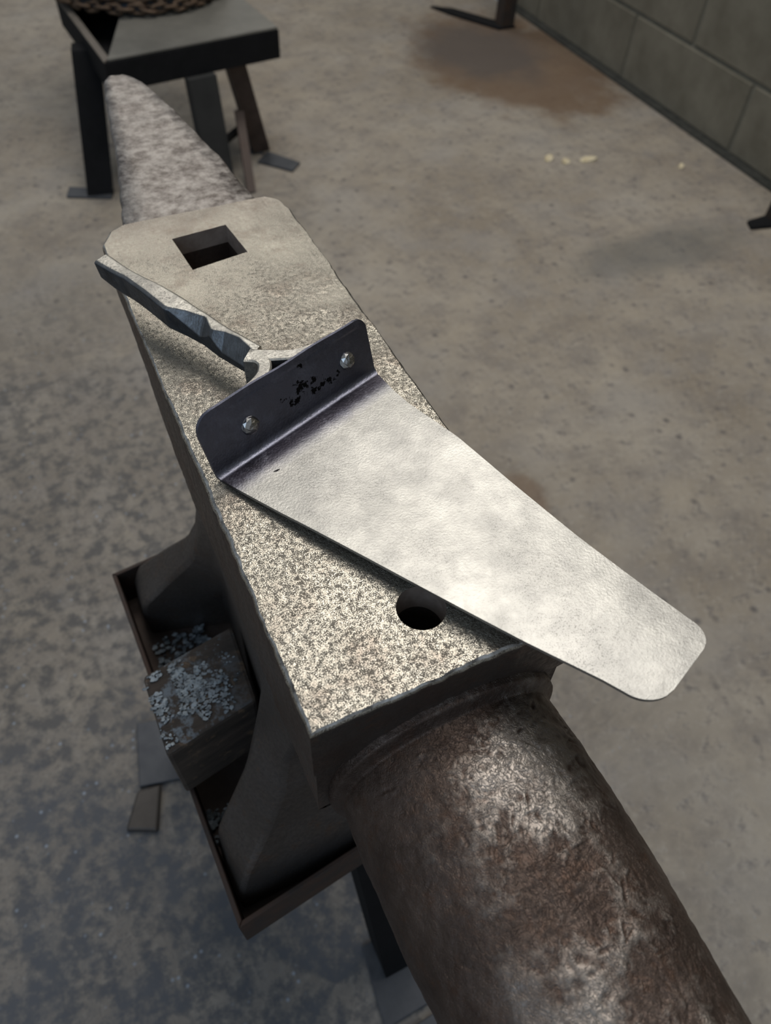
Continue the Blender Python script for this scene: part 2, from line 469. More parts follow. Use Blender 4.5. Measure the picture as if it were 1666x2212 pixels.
depth = np.interp(yy, [0, .20, .232, .30, .36], [.097, .100, .098, .040, .028])
rings = []
for frac, inset, zabs in ((None, 1.0, 0.0), (None, .45, -.0006), (None, .1, -.0018), (None, 0.0, -.004), (.25, 0, None), (.42, -.0, None), (.47, 1.1, None), (.55, 1.0, None), (.90, .6, None), (1.0, 3.2, None)):
    off = nib * (1 if zabs is not None else .8) + (wear * inset if inset > 0 else 0)
    q = per - nrm * off[:, None]
    z = np.full(NP, zabs) if zabs is not None else -depth * frac
    if frac is not None: z = np.minimum(z, -.006)
    rings.append(np.concatenate([q, z[:, None]], 1))
v, f = loft(rings)
# holes are cut through the block with temporary cutters
body = mk('face_block', v, f, M_FACE, anvil, 35)
body.data.materials.append(M_FORGED)


def cut(target, cv, cf):
    c = mk('cutter', cv, cf, None); md = target.modifiers.new('cut', 'BOOLEAN'); md.operation = 'DIFFERENCE'; md.solver = 'EXACT'; md.object = c
    bpy.context.view_layer.update()
    dg = bpy.context.evaluated_depsgraph_get(); me = bpy.data.meshes.new_from_object(target.evaluated_get(dg))
    target.modifiers.clear(); old = target.data; target.data = me; bpy.data.meshes.remove(old); bpy.data.objects.remove(c)


hard = [(.0406, .3290), (.0760, .3325), (.0790, .2985), (.0430, .2925)]
cut(body, *loft([[(x, y, z) for x, y in hard] for z in (-.2, -.012, .05)]))
cut(body, *loft([[(.0607 + .0103 * math.cos(a), .0312 + .0103 * math.sin(a), z) for a in np.linspace(0, 2 * math.pi, 40, endpoint=False)] for z in (-.3, -.016, .05)]))
# small worn bevel round the holes' mouths is left to the material; dark iron everywhere but the working face
me = body.data
while len(me.materials) < 2: me.materials.append(M_FORGED)
me.materials.append(M_HOLE); me.materials.append(M_EDGE)
for pl in me.polygons:
    zc = pl.center.z - .333
    xc, yc = pl.center.x + .06, pl.center.y + .17
    hole = abs(pl.normal.z) < .3 and .01 < xc < .11 and .01 < yc < .345 and zc > -.02
    pl.material_index = 2 if hole else 3 if -.0008 < zc < -.0002 else 0 if zc > -.0016 else 1
me.set_sharp_from_angle(angle=math.radians(35))
for pl in me.polygons:
    if pl.normal.z > .99 and pl.center.z - .333 > -.0004: pl.use_smooth = False
body.data.name = 'face_block'

# waist and four splayed feet: one loft of plan outlines
zk = np.array([-.080, -.12, -.15, -.18, -.21, -.25, -.28, -.305, -.333])
CF = np.array([(.006, .028), (.006, .048), (.004, .054), (.000, .060), (-.007, .053), (-.024, .046), (-.044, .036), (-.053, .030), (-.053, .030)])
IF = np.array([(.006, .08), (.005, .085), (.000, .092), (-.008, .090), (-.022, .079), (-.038, .078), (-.051, .075), (-.054, .076), (-.054, .076)])
NF = np.array([(.006, .11), (.006, .11), (.005, .115), (.005, .115), (.005, .108), (.003, .10), (.002, .098), (.0, .098), (.0, .098)])
CB = np.array([(.006, .262), (.006, .25), (.006, .246), (.004, .258), (-.004, .27), (-.023, .296), (-.048, .310), (-.055, .316), (-.055, .316)])
IB = np.array([(.006, .23), (.005, .22), (.005, .225), (.000, .235), (-.010, .245), (-.030, .262), (-.054, .268), (-.056, .274), (-.056, .274)])
NB = np.array([(.006, .2), (.006, .2), (.007, .2), (.008, .21), (.010, .22), (.011, .235), (.012, .25), (.012, .255), (.012, .255)])
lev = np.concatenate([np.linspace(-.080, -.305, 26), [-.333]])
rings = []
for z in lev:
    g = lambda K: np.array([np.interp(-z, -zk, K[:, 0]), np.interp(-z, -zk, K[:, 1])])
    cf, i_f, nf, nb, ib, cb = map(g, (CF, IF, NF, NB, IB, CB)); mir = lambda q: np.array([.121 - q[0], q[1]])
    ring = [cf, .5 * cf + .5 * i_f + np.array([-.001, 0]), i_f, .5 * i_f + .5 * nf + np.array([.002, 0]), nf, .5 * nf + .5 * nb, nb, .5 * nb + .5 * ib + np.array([.002, 0]), ib, .5 * ib + .5 * cb + np.array([-.001, 0]), cb]
    full = ring + [mir(q) for q in reversed(ring)]
    rings.append([(q[0], q[1], z) for q in full])
v, f = loft(rings)
waist = mk('waist_and_feet', v, f, M_WAIST, anvil, 50)
bevel(waist, .003, 2, 40)

# round horn: superellipse sections with dents and chisel cuts
th = np.concatenate([np.linspace(-.15, math.pi + .15, 400, endpoint=False), np.linspace(math.pi + .15, 2 * math.pi - .15, 70, endpoint=False)]); NTH = len(th)
ys = np.concatenate([np.linspace(.008, -.02, 50), np.linspace(-.0206, -.165, 270), np.linspace(-.166, -.19, 20), np.linspace(-.193, -.30, 40)])
a_k = lambda y: np.interp(-y, [-.01, 0, .003, .0045, .006, .012, .03, .06, .10, .15, .19, .23, .27, .30], [.0565, .0565, .0560, .0540, .0522, .0527, .0535, .0530, .0510, .0470, .042, .034, .022, .008])
zt_k = lambda y: np.interp(-y, [-.01, 0, .003, .0045, .006, .012, .03, .06, .10, .15, .20, .25, .30], [-.0225, -.0225, -.0230, -.0265, -.0292, -.0286, -.0270, -.0255, -.025, -.026, -.028, -.031, -.036])
TH, YY = np.meshgrid(th, ys); A = a_k(YY); ZT = zt_k(YY)
ez = 2 / 2.35
X = .0625 + A * np.sign(np.cos(TH)) * np.abs(np.cos(TH)) ** ez
hz = A * .95
Z = ZT - hz + hz * np.sign(np.sin(TH)) * np.abs(np.sin(TH)) ** ez
PV = np.stack([X, YY, Z], -1).reshape(-1, 3)
C0 = np.stack([np.full_like(X, .0625), YY, ZT - hz], -1).reshape(-1, 3)
nr = PV - C0; nr /= np.maximum(np.linalg.norm(nr, axis=1), 1e-6)[:, None]
d = vnoise(PV, 26, 5) * .0007 + vnoise(PV, 70, 6) * .00032 + vnoise(PV, 190, 8) * .00022 + vnoise(PV, 420, 4) * .00013
ridge = -np.abs(vnoise(PV * np.array([1, .8, 1]), 230, 9)) * .00022 - np.abs(vnoise(PV * np.array([.8, 1, 1]), 110, 19)) * .00022
upper = np.clip((PV[:, 2] + .075) / .03, 0, 1)
d += ridge * upper
rr = np.random.RandomState(11)
inb = (PV[:, 2] > -.07)
for k in range(300):                      # dents and chisel cuts on the upper side
    cx, cy = rr.uniform(.022, .108), -rr.uniform(.012, .175)
    if rr.rand() < .75: cx = .075 + rr.normal() * .018
    an = rr.choice([.3, .55, .8, 2.3, 1.2]) + rr.normal() * .5
    ln, wdh, dp = rr.uniform(.0006, .004) * rr.uniform(.6, 1.3), rr.uniform(.0003, .0008), rr.uniform(.0001, .00042)
    dx, dy = PV[:, 0] - cx, PV[:, 1] - cy
    u_ = dx * math.cos(an) + dy * math.sin(an); w_ = -dx * math.sin(an) + dy * math.cos(an)
    m_ = (np.abs(u_) < 3 * ln) & (np.abs(w_) < 4 * wdh) & inb
    q = (w_[m_] / wdh)
    d[m_] += dp * np.exp(-(u_[m_] / ln) ** 4) * (-np.exp(-q ** 2) + .45 * np.exp(-(q - 2.0) ** 2))
for k in range(700):                      # shallow hammer facets
    cx, cy = .068 + rr.normal() * .024, -rr.uniform(.012, .175); ra, rb_, dp, an = rr.uniform(.0008, .0032), rr.uniform(.0006, .0018), rr.uniform(.00005, .0002), rr.uniform(0, 3.1)
    dx, dy = PV[:, 0] - cx, PV[:, 1] - cy
    m_ = (np.abs(dx) < 1.5 * ra) & (np.abs(dy) < 1.5 * ra) & inb
    u_ = dx[m_] * math.cos(an) + dy[m_] * math.sin(an); w_ = -dx[m_] * math.sin(an) + dy[m_] * math.cos(an)
    q = (u_ / ra) ** 2 + (w_ / rb_) ** 2
    d[m_] -= dp * np.clip(1.15 - q, 0, 1) ** .8 * (1 + .5 * u_ / ra)
fade = np.clip((.010 - PV[:, 1]) / .02, .15, 1)
PV2 = PV + nr * (d * fade)[:, None]
n = NTH; faces = []
idx = np.arange(NTH)
for i in range(len(ys) - 1):
    a0 = i * n + idx; a1 = i * n + (idx + 1) % n
    faces.extend(np.stack([a0, a1, a1 + n, a0 + n], 1).tolist())
faces.append(list(range(n))); faces.append([(len(ys) - 1) * n + j for j in range(n)])
horn = mk('round_horn', PV2, faces, M_HORN, anvil, True, loc=(0, 0, 0))
att = horn.data.attributes.new('proud', 'FLOAT', 'POINT'); att.data.foreach_set('value', np.clip(.5 + d / .0016, 0, 1).astype(np.float32))

# flat tapered horn at the heel
keys = [(.350, .014, .110), (.372, .018, .1075), (.40, .0235, .1055), (.44, .0305, .1030), (.48, .0365, .0985), (.52, .0425, .0935), (.55, .0470, .0885), (.575, .0505, .0830), (.588, .0530, .0780), (.5945, .0575, .0725)]
ky = np.array([k[0] for k in keys]); kl = np.array([k[1] for k in keys]); kr = np.array([k[2] for k in keys])
rings = []
for i, y in enumerate(np.concatenate([np.linspace(.350, .58, 46), np.linspace(.583, .5945, 5)])):
    l, r_ = np.interp(y, ky, kl), np.interp(y, ky, kr); c = (l + r_) / 2; h_ = np.interp(y, [.35, .6], [.034, .014]); ztop = -.006
    j1 = .0007 * vnoise(np.array([[0.1, y, 0]]), 120, 21)[0]; j2 = .0009 * vnoise(np.array([[0.7, y, 0]]), 110, 22)[0]
    l += j1; r_ += j2; e = .0022
    ring = [(l, y, ztop - .0032), (l + .0008, y, ztop - .0012), (l + e, y, ztop)]
    ring += [(l + e + (r_ - l - 2 * e) * t, y, ztop + .0005 * vnoise(np.array([[t * .1, y, 0]]), 60, 23)[0]) for t in (.2, .4, .6, .8)]
    ring += [(r_ - e, y, ztop), (r_ - .0008, y, ztop - .0012), (r_, y, ztop - .0032), (r_ - .004, y, ztop - h_ * .55), (c + .006, y, ztop - h_), (c - .006, y, ztop - h_), (l + .004, y, ztop - h_ * .55)]
    rings.append(ring)
v, f = loft(rings)
mk('flat_horn', v, f, M_FLAT, anvil, 45)

# ------------------------------------------------------------------ stand under the anvil
stand = thing('anvil_stand', 'rusty angle-iron tripod stand with rimmed tray carrying the big anvil', 'stand', (.06, .17, FZ))
RT, RB = -.290, -.338
rc = [(-.0575, .0115), (.190, .041), (.176, .349), (-.0705, .319)]      # FL FR BR BL, outer rim corners
rci = []
cx, cy = np.mean([q[0] for q in rc]), np.mean([q[1] for q in rc])
for i, q in enumerate(rc):
    pq, nq = np.array(rc[i - 1]), np.array(rc[(i + 1) % 4]); q = np.array(q)
    a = (pq - q) / np.linalg.norm(pq - q); b = (nq - q) / np.linalg.norm(nq - q); rci.append(tuple(q + (a + b) * .0035))
for i in range(4):
    j = (i + 1) % 4
    v, f = prism([rc[i], rc[j], rci[j], rci[i]], RB, RT)
    bevel(mk('rim_rail', v, f, M_RIMRUST, stand), .0008)
v, f = prism(rci, RB, -.3335)
mk('tray_plate', v, f, M_STAND, stand)


def leg(parent, p0, p1, m, wd_=.045, th_=.006, ax=(1, 0), sx=1, sy=1, name='leg'):
    v, f = angle_beam(p0, p1, wd_, th_, ax, sx, sy); return mk(name, v, f, m, parent)


leg(stand, (.035, .050, -.339), (.052, -.020, FZ + .0085), M_BLACK)
leg(stand, (-.055, .295, -.339), (-.085, .335, FZ + .0085), M_BLACK, ax=(1, .2), sy=-1)
leg(stand, (.160, .320, -.339), (.205, .365, FZ + .0085), M_BLACK, ax=(1, .2), sx=-1, sy=-1)


def plate(name, poly, z0, z1, m, parent=None, bev=.0012):
    v, f = prism(poly, z0, z1); return bevel(mk(name, v, f, m, parent, loc=None if parent else (*np.mean(np.array(poly), 0), z0)), bev)


plate('foot_plate', [(.040, .020), (.031, -.062), (.130, -.060), (.150, .020)], FZ, FZ + .008, M_PLATE, stand)
plate('foot_plate', [(-.127, .388), (-.144, .303), (-.078, .288), (-.040, .330), (-.05, .37)], FZ, FZ + .008, M_PLATE, stand)
plate('foot_plate', [(.17, .33), (.26, .33), (.26, .42), (.17, .42)], FZ, FZ + .008, M_PLATE, stand)
tag(plate('steel_offcut', [(-.148, .2985), (-.1185, .2945), (-.137, .2405), (-.172, .2575)], FZ, FZ + .009, M_BROWNPLATE, None, .003),
    'small brown flat steel offcut lying on the floor beside a foot plate', 'steel offcut')
tag(plate('floor_plate', [(.020, -.075), (.135, -.068), (.13, -.20), (.0, -.20)], FZ, FZ + .007, M_PLATE),
    'blue-grey steel plate on the floor below the round horn', 'steel plate')

# wooden wedge block resting on the rim against the waist
wp = [(-.0640, .1085), (-.0010, .1215), (.0035, .1820), (-.0665, .1700)]
v = [(x, y, -.2895) for x, y in wp] + [(x + .002 * (i % 2), y, -.2150 + .002 * (i == 2)) for i, (x, y) in enumerate(wp)]
f = box8(v[:4], v[4:])[1]
wb = mk('wood_block', v, f, M_WOOD, None, loc=(-.03, .145, -.2895)); bevel(wb, .003, 2)
tag(wb, 'scorched dark wood block wedged against the anvil waist with flakes on top', 'wood block')


def flakes(name, n_, sampler, size, seed, label, cat):
    r = random.Random(seed); V = []; F = []
    for _ in range(n_):
        c = sampler(r); s = r.uniform(*size); a = r.uniform(0, math.pi); k = len(V); m_ = r.randint(4, 6)
        tx, ty = r.uniform(-.25, .25), r.uniform(-.25, .25); el = r.uniform(.45, 1)
        for zz in (0, 1):
            for i in range(m_):
                t = a + 2 * math.pi * i / m_; px, py = s * math.cos(t) * r.uniform(.8, 1.1), s * el * math.sin(t)
                V.append((c[0] + px, c[1] + py, c[2] + abs(s) * .25 + px * tx + py * ty + zz * .0006))
        F.append([k + i for i in range(m_)]); F.append([k + m_ + i for i in range(m_)])
        F += [[k + i, k + (i + 1) % m_, k + m_ + (i + 1) % m_, k + m_ + i] for i in range(m_)]
    o = mk(name, V, F, M_FLAKE, None); o['label'] = label; o['category'] = cat; o['kind'] = 'stuff'; return o


def on_wood(r):
    while True:
        a, b = r.betavariate(1.6, 2.4), r.uniform(.06, .94)
        p = (1 - a) * ((1 - b) * np.array(wp[0]) + b * np.array(wp[3])) + a * ((1 - b) * np.array(wp[1]) + b * np.array(wp[2]))
        if vnoise(np.array([[p[0], p[1], 0]]), 120, 31)[0] > -.1: return (p[0], p[1], -.2145)


flakes('scale_flakes', 900, on_wood, (.0004, .0017), 3, 'grey metal scale flakes scattered over the wood block', 'flakes')
flakes('scale_flakes', 420, lambda r: (r.uniform(-.058, -.012), r.uniform(.178, .262), -.3330 + abs(r.gauss(0, .003))), (.0008, .003), 5, 'grey metal scale flakes lying in the tray beside the rear foot', 'flakes')
flakes('scale_flakes', 160, lambda r: (r.uniform(-.060, -.020), r.uniform(.080, .104), -.3330 + abs(r.gauss(0, .003))), (.0008, .003), 6, 'grey metal scale flakes lying in the tray beside the front foot', 'flakes')

# ------------------------------------------------------------------ the shovel lying on the anvil
A = np.array([.0065, .1285, .002]); U = np.array([.93040508, .36653292, 0]); V_ = np.array([.36653292, -.93040508, 0]); KR = .055; LEAN = .25
shov = thing('hand_shovel', 'bright bare-steel hand shovel with upturned riveted flange and forged bar handle lying on the anvil', 'shovel', (float(A[0] + U[0] * .05), float(A[1] + U[1] * .05), .0))
Lk = np.array([(0, -.030), (0, 0), (.0006, .0045), (.0012, .009), (.0051, .0354), (.0093, .0599), (.0172, .1049), (.0256, .1521), (.0316, .1817), (.0345, .2030)])
Rk = np.array([(.1034, -.030), (.1034, 0), (.1018, .006), (.0985, .018), (.0962, .030), (.0937, .0631), (.0879, .0982), (.0820, .1387), (.0783, .1737), (.0758, .2030)])
R0 = .0048                                # bend radius; s<0 runs up the flange
FT = .0325                                # flange length along its slope
svals = np.concatenate([np.linspace(-FT, -FT + .008, 14), np.linspace(-FT + .009, -.0075, 14), np.linspace(-.007, .007, 19), np.linspace(.008, .190, 92), np.linspace(.1915, .2025, 16)])
lean_a = math.atan(LEAN); phi = math.pi / 2 - lean_a - math.atan(KR)   # turn angle of the bend
tl = R0 * math.tan(phi / 2); arc = R0 * phi


def prof(s):
    """(v, z, dv, dz) along the bent sheet; the straight legs meet at the origin"""
    k = math.atan(KR)
    if s > arc / 2: t = s - arc / 2 + tl; return t * math.cos(k), t * math.sin(k), math.cos(k), math.sin(k)
    fa = math.pi - (math.pi / 2 - lean_a)          # direction up the flange, from +v
    if s < -arc / 2:
        t = -s - arc / 2 + tl; return t * math.cos(fa), t * math.sin(fa), -math.cos(fa), -math.sin(fa)
    ang = (s / arc + .5) * (fa - math.pi + math.pi)  # unused scale guard
    d0 = math.pi + fa; tot = (2 * math.pi + k) - d0; d1 = d0 + (s / arc + .5) * tot
    st = np.array([tl * math.cos(fa), tl * math.sin(fa)]); r = arc / tot
    c = st + r * np.array([-math.sin(d0), math.cos(d0)])
    q = c - r * np.array([-math.sin(d1), math.cos(d1)])
    return q[0], q[1], math.cos(d1), math.sin(d1)


NU = 60; top = []; bot = []; at_f = []; at_p = []; at_b = []
TT = .0016
for s in svals:
    pv, pz, dv, dz = prof(s)
    l = np.interp(s, Lk[:, 1], Lk[:, 0]); r_ = np.interp(s, Rk[:, 1], Rk[:, 0])
    ce, re = .0085, .0085                 # corner radii
    def round_in(dist, rad): return rad - math.sqrt(max(0, rad * rad - (rad - dist) ** 2)) if dist < rad else 0
    e1 = .2025 - s; e0 = s + FT
    l += round_in(e1, .011) + round_in(e0, .010); r_ -= round_in(e1, .008) + round_in(e0, .0065)
    if s < 0: l -= .0022 * min(1, -s / FT); r_ -= .0012 * min(1, -s / FT)
    for j in range(NU + 1):
        u = l + (r_ - l) * j / NU
        wob = .0009 * math.sin(u * 70 + 1.0) * math.sin(max(s, 0) * 26) * min(1, max(s, 0) / .05) + (.0004 * math.sin(u * 160) if s < -FT + .004 else 0)
        base = A + U * u + V_ * pv + np.array([0, 0, pz])
        nn = -V_ * dz + np.array([0, 0, dv])
        top.append(base + nn * (wob + TT / 2)); bot.append(base + nn * (wob - TT / 2))
        fl_ = np.interp(s, [-.03, -.002, .004, .009, .013, .018], [1, .9, .85, .85, .40, 0]); at_f.append(fl_); at_b.append(np.interp(s, [.0012, .0032, .0095, .0145], [0, 1, .9, 0]))
        dn = ((u - .056) / .017) ** 2 + ((s + .0145) / .0075) ** 2
        d2 = ((u - .068) / .020) ** 2 + ((s + .011) / .004) ** 2
        d3 = ((u - .021) / .003) ** 2 + ((s - .0165) / .0022) ** 2
        d4 = ((u - .0605) / .005) ** 2 + ((s + .0275) / .002) ** 2
        at_p.append(max(0, 1.0 - .55 * min(dn, d2, d3, d4)) * .75)
top = np.array(top); bot = np.array(bot); ns = len(svals); n1 = NU + 1; N0 = ns * n1
V = np.concatenate([top, bot]); F = []
for i in range(ns - 1):
    for j in range(NU):
        a = i * n1 + j; F.append([a, a + 1, a + 1 + n1, a + n1]); F.append([N0 + a, N0 + a + n1, N0 + a + 1 + n1, N0 + a + 1])
    F.append([i * n1, (i + 1) * n1, N0 + (i + 1) * n1, N0 + i * n1]); F.append([i * n1 + NU, N0 + i * n1 + NU, N0 + (i + 1) * n1 + NU, (i + 1) * n1 + NU])
for j in range(NU):
    F.append([j, N0 + j, N0 + j + 1, j + 1]); a = (ns - 1) * n1 + j; F.append([a, a + 1, N0 + a + 1, N0 + a])
bl = mk('blade', V, F, M_BLADE, shov, 40, loc=(0, 0, 0))
for nm, arr in (('flange', at_f), ('scale_patch', at_p), ('bend', at_b)):
    att = bl.data.attributes.new(nm, 'FLOAT', 'POINT'); att.data.foreach_set('value', np.array(arr + arr, dtype=np.float32))

fup = -V_ * math.sin(lean_a) + np.array([0, 0, math.cos(lean_a)]); fout = V_ * math.cos(lean_a) + np.array([0, 0, math.sin(lean_a)])
for k, (u, h_) in enumerate(((.0239, .0150), (.0863, .0158))):           # hammered rivet heads, faceted
    r = random.Random(k + 2); c = A + U * u + fup * h_ + fout * TT / 2; V = []; F = []; prev = None
    for q, (rad, ht) in enumerate(((.0046, -.0002), (.0046, .0004), (.0040, .0017), (.0025, .0028), (.0010, .0031))):
        m_ = 9
        for i in range(m_):
            t = 2 * math.pi * (i + .5 * (q % 2)) / m_; jr = rad * (1 + (r.uniform(-.1, .1) if q > 1 else 0))
            V.append(c + U * jr * math.cos(t) + fup * jr * math.sin(t) + fout * (ht + (r.uniform(-.0002, .0002) if q > 1 else 0)))
    v, f = loft([V[i * 9:(i + 1) * 9] for i in range(5)])
    mk('rivet', v, f, M_RIVET, bl)

# handle: hammered bar that splits into two arms behind the flange
hl = np.array([(-.010, .279), (.001, .260), (.008, .241), (.013, .227), (.020, .217), (.0255, .208), (.030, .196), (.036, .184), (.0415, .174)])
hr = np.array([(-.002, .284), (.008, .262), (.018, .244), (.0235, .234), (.0275, .225), (.033, .214), (.0385, .2005), (.044, .189), (.0485, .181)])
tt = np.linspace(0, 1, len(hl)); rings = []; sc_attr = []
for t in np.linspace(0, 1, 60):
    l = np.array([np.interp(t, tt, hl[:, 0]), np.interp(t, tt, hl[:, 1])]); r_ = np.array([np.interp(t, tt, hr[:, 0]), np.interp(t, tt, hr[:, 1])])
    ax = (r_ - l); W = np.linalg.norm(ax); ax /= W
    zt = np.interp(t, [0, .4, .62, .8, 1], [.0265, .0265, .0255, .0262, .0262]); zb = np.interp(t, [0, .06, .45, .7, 1], [.0135, .0105, .0095, .0085, .009])
    ch = np.interp(t, [0, .40, .50, .62, .70, .76, .85, .95, 1], [.0012, .0014, .0045, .0065, .0020, .0055, .0065, .0045, .0025]); cz = np.interp(t, [0, .40, .5, .62, .70, .78, 1], [.0008, .001, .005, .0085, .003, .009, .011])
    w1 = .0005 * vnoise(np.array([[t * .1, 0, 0]]), 130, 41)[0]; zt += w1
    P = [l + ax * min(ch, W * .8), l - ax * .0005 * (t < .4), l + ax * .001, l + ax * (W * .35), r_ - ax * .002, r_ + ax * .0012, r_ + ax * .0004]
    Zs = [zt, zt - cz, zb + .003, zb, zb, zb + .004, zt - .0015]
    P.append(r_ - ax * .0014); Zs.append(zt)
    rings.append([(p_[0], p_[1], z_) for p_, z_ in zip(P, Zs)])
v, f = loft(rings)
hd = mk('handle', v, f, M_HANDLE, shov, False)
hv = np.array(v).reshape(60, 8, 3); sca = np.zeros((60, 8)); sca[:, 1:4] = 1; sca[:, 0] = .0; sca[:, 6:] = 0; sca[:, 4:6] = .8
# face attribute: darker blue-grey left and lower facets
att = hd.data.attributes.new('dark_facet', 'FLOAT', 'FACE')
vals = []
for pl in hd.data.polygons:
    js = sorted(set(i % 8 for i in pl.vertices)); up = abs(pl.normal.z)
    vals.append(1.0 if js in ([1, 2], [2, 3], [3, 4], [4, 5]) else (.75 if js == [0, 1] else 0.0))
att.data.foreach_set('value', np.array(vals, dtype=np.float32))
bevel(hd, .0006, 2, 25)


def arm(pts_uv, thick, zt, zb, name):
    P = np.array(pts_uv); t = np.linspace(0, 1, len(P)); tq = np.linspace(0, 1, 28)
    # smooth the path
    Q = np.stack([np.interp(tq, t, P[:, 0]), np.interp(tq, t, P[:, 1])], 1)
    for _ in range(4): Q[1:-1] = .25 * Q[:-2] + .5 * Q[1:-1] + .25 * Q[2:]
    T = np.gradient(Q, axis=0); T /= np.linalg.norm(T, axis=1)[:, None]; Nn = np.stack([-T[:, 1], T[:, 0]], 1); rg = []
    for i in range(28):
        th_ = np.interp(tq[i], [0, .3, .6, 1], thick); a = Q[i] + Nn[i] * th_ / 2; b = Q[i] - Nn[i] * th_ / 2
        z1 = np.interp(tq[i], [0, 1], zt); z0 = np.interp(tq[i], [0, .5, 1], zb)
        w = lambda q, z: tuple(A + U * q[0] + V_ * q[1] + np.array([0, 0, z - A[2]]))
        m0, m1 = a * .88 + b * .12, a * .12 + b * .88
        rg.append([w(m0, z1), w(m1, z1), w(b, z1 - .0006), w(b, z0), w(a, z0), w(a, z1 - .0006)])
    v, f = loft(rg); o = mk(name, v, f, M_HANDLE, hd, 28)
    at = o.data.attributes.new('dark_facet', 'FLOAT', 'FACE')
    at.data.foreach_set('value', np.array([0. if pl.normal.z > .4 else .55 for pl in o.data.polygons], dtype=np.float32))
    return o


arm([(.0470, -.0300), (.0500, -.0245), (.0485, -.0185), (.0420, -.0130), (.030, -.0106), (.0180, -.0103), (.0115, -.0103)], [.010, .0066, .0056, .0050], [.0285, .0298], [.012, .010, .010], 'handle_arm')
arm([(.0480, -.0285), (.0540, -.0225), (.0600, -.0165), (.0660, -.0128), (.0750, -.0108), (.0880, -.0104), (.0990, -.0104)], [.009, .0072, .0058, .0046], [.0285, .0298], [.012, .010, .010], 'handle_arm')

# ------------------------------------------------------------------ second stand in the background, with a chained drum
st2 = thing('tripod_stand', 'black angle-iron tripod stand with grey top plate behind the anvil', 'stand', (.40, 1.9, FZ))
T0, T1 = -.462, -.402
o4 = [(.197, 1.707), (.613, 1.768), (.575, 2.18), (.172, 2.14)]
i4 = []
for i, q in enumerate(o4):
    pq, nq = np.array(o4[i - 1]), np.array(o4[(i + 1) % 4]); q = np.array(q)
    a = (pq - q) / np.linalg.norm(pq - q); b = (nq - q) / np.linalg.norm(nq - q); i4.append(tuple(q + (a + b) * .016))
for i in range(4):
    j = (i + 1) % 4; v, f = prism([o4[i], o4[j], i4[j], i4[i]], T0, T1 - .001 * (i != 3))
    mk('rail', v, f, M_BLACK if i != 3 else M_BLACK, st2)
# bare worn edge on top of the left rail
e = [o4[3], o4[0], i4[0], i4[3]]
v, f = prism(e, T1, T1 + .003); mk('rail_edge', v, f, simple('worn_rail', (.10, .085, .072), (.14, .12, .10), 20, .6), st2)
plate('top_plate', [(.206, 1.713), (.612, 1.770), (.580, 2.15), (.33, 2.14), (.281, 1.932)], T1, T1 + .006, M_GREYPLATE, st2)
v, f = prism([(.20, 1.75), (.33, 1.75), (.33, 2.14), (.19, 2.14)], T0, T0 + .006); mk('tray_bottom', v, f, M_BLACK, st2)
v, f = beam((.188, 1.90, T0 + .03), (.128, 1.80, FZ + .006), .062, .05, (1, -.2)); mk('leg', v, f, M_BLACK, st2)
v, f = beam((.405, 1.735, T0), (.415, 1.725, FZ + .006), .068, .03, (1, .15)); mk('leg', v, f, simple('dark_grey_paint', (.014, .0145, .0145), (.022, .0225, .0225), 20, .7), st2)
leg(st2, (.485, 1.79, T0), (.548, 1.845, FZ + .006), M_STAND, .045, .008)
v, f = beam((.44, 1.775, -.62), (.535, 1.84, -.62), .012, .012); v, f = prism([(.435, 1.745), (.535, 1.835), (.527, 1.845), (.428, 1.755)], -.640, -.625); mk('brace', v, f, M_BLACK, st2)
plate('foot_plate', [(.045, 1.80), (.145, 1.755), (.16, 1.79), (.06, 1.845)], FZ, FZ + .006, M_PLATE, st2)
plate('foot_plate', [(.54, 1.80), (.61, 1.72), (.645, 1.755), (.585, 1.845)], FZ, FZ + .006, M_PLATE, st2)
plate('foot_plate', [(.535, 1.855), (.57, 1.84), (.61, 1.92), (.575, 1.94)], FZ, FZ + .006, M_PLATE, st2)
v, f = beam((.505, 1.80, FZ + .14), (.475, 1.66, FZ + .005), .022, .01, (1, 0)); mk('strut', v, f, M_STAND, st2)

drum = thing('steel_drum', 'blue-grey round steel drum standing on the tripod stand, wrapped in chain', 'drum', (.375, 2.13, T1 + .006))
DR = .185
prf = [(0, .006), (DR - .01, .006), (DR, .012), (DR, .05), (DR + .006, .055), (DR + .006, .062), (DR, .067), (DR, .30), (DR - .006, .306), (0, .306)]
ring = lambda r, z: [(.375 + r * math.cos(t), 2.13 + r * math.sin(t), T1 + z) for t in np.linspace(0, 2 * math.pi, 48, endpoint=False)]
v, f = loft([ring(max(r, .001), z) for r, z in prf]); mk('drum_body', v, f, M_DRUM, drum, 40)
v, f = loft([ring(DR - .04, .306), ring(DR - .04, .312), ring(DR - .05, .314)]); mk('lid', v, f, M_GREYPLATE, drum, 40)
chain = thing('chain', 'rusty brown chain coiled round the foot of the blue-grey drum', 'chain', (.375, 2.13, T1 + .006))


def link_mesh():
    V = []; F = []; N1, N2 = 16, 6; r = .0045
    for i in range(N1):
        t = 2 * math.pi * i / N1; cx_, cy_ = .011 * math.cos(t) + (.007 if math.cos(t) > 0 else -.007), .0085 * math.sin(t)
        nd = np.array([math.cos(t), math.sin(t), 0])
        for j in range(N2):
            p_ = 2 * math.pi * j / N2; V.append(np.array([cx_, cy_, 0]) + nd * r * math.cos(p_) + np.array([0, 0, r * math.sin(p_)]))
    for i in range(N1):
        for j in range(N2): F.append([i * N2 + j, ((i + 1) % N1) * N2 + j, ((i + 1) % N1) * N2 + (j + 1) % N2, i * N2 + (j + 1) % N2])
    me = bpy.data.meshes.new('link'); me.from_pydata([tuple(q) for q in V], [], F); me.materials.append(M_CHAIN)
    for p_ in me.polygons: p_.use_smooth = True
    return me


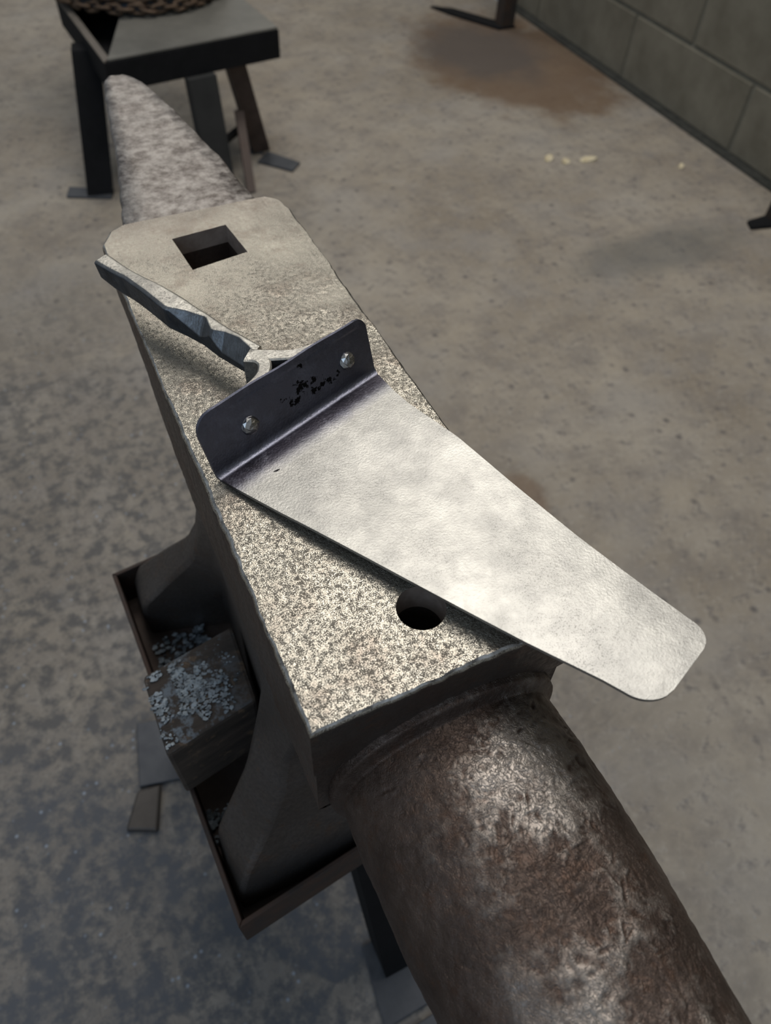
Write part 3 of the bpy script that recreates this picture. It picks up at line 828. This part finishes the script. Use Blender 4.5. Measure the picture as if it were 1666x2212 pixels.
lm = link_mesh(); rc_ = random.Random(9)
for row in range(4):
    nl = 52
    for k in range(nl):
        t = 2 * math.pi * (k + .3 * row) / nl
        if math.sin(t) > .35: continue
        o = bpy.data.objects.new('link', lm); COL.objects.link(o); o.parent = chain
        rr_ = DR + .018 + (.012 if row == 0 else 0) + rc_.uniform(-.003, .003)
        o.location = (rr_ * math.cos(t), rr_ * math.sin(t), .0175 + row * .019)
        o.rotation_euler = ((math.pi / 2 if k % 2 else 0) + rc_.uniform(-.4, .4), rc_.uniform(-.2, .2), t + math.pi / 2 + rc_.uniform(-.15, .15))

# ------------------------------------------------------------------ rack along the wall: legs show
rack = thing('steel_rack', 'dark steel rack standing along the block wall on square legs', 'rack', (1.66, 1.75, FZ))
for (x, y) in ((1.672, 1.040), (1.700, 2.440)):
    v, f = beam((x, y, FZ + .008), (x, y, .45), .05, .05, (WDX * -1 + 1, 0)); mk('leg', v, f, simple('rusty_leg', (.010, .009, .008), (.032, .016, .008), 14, .85), rack)
plate('foot', [(1.575, 1.035), (1.70, 1.005), (1.71, 1.07), (1.59, 1.065)], FZ, FZ + .008, M_BLACK, rack)
plate('foot', [(1.53, 2.69), (1.60, 2.64), (1.73, 2.41), (1.66, 2.41), (1.56, 2.60)], FZ, FZ + .008, M_BLACK, rack)
for z in (.10, .42):
    v, f = prism([(1.645, 1.0), (1.785, 1.0), (1.80, 2.48), (1.675, 2.48)], z, z + .025); mk('shelf', v, f, M_STAND, rack)

# ------------------------------------------------------------------ pale chips on the floor
for k, (x, y, a, b, rot, lab) in enumerate(((1.295, 1.533, .016, .012, .6, 'yellowish wood chip lying at the end of a row of pale chips on the floor'), (1.330, 1.500, .012, .013, 1.1, 'small pale wood chip lying between two other chips on the floor'), (1.395, 1.487, .026, .012, -.2, 'longest pale wood chip lying on the concrete floor near the wall'), (1.62, 1.36, .010, .008, .3, 'tiny pale wood chip lying apart near the wall base'))):
    r = random.Random(k); poly = []
    for i in range(7):
        t = 2 * math.pi * i / 7; px, py = a * math.cos(t) * r.uniform(.75, 1.1), b * math.sin(t) * r.uniform(.75, 1.1)
        poly.append((x + px * math.cos(rot) - py * math.sin(rot), y + px * math.sin(rot) + py * math.cos(rot)))
    v, f = prism(poly, FZ, FZ + .006); v = [(q[0], q[1], q[2] + (.004 * math.sin(i) if i >= 7 else 0)) for i, q in enumerate(v)]
    tag(mk('wood_chip', v, f, M_CHIP, None, loc=(x, y, FZ)), lab, 'wood chip', 'pale wood chips on the floor')
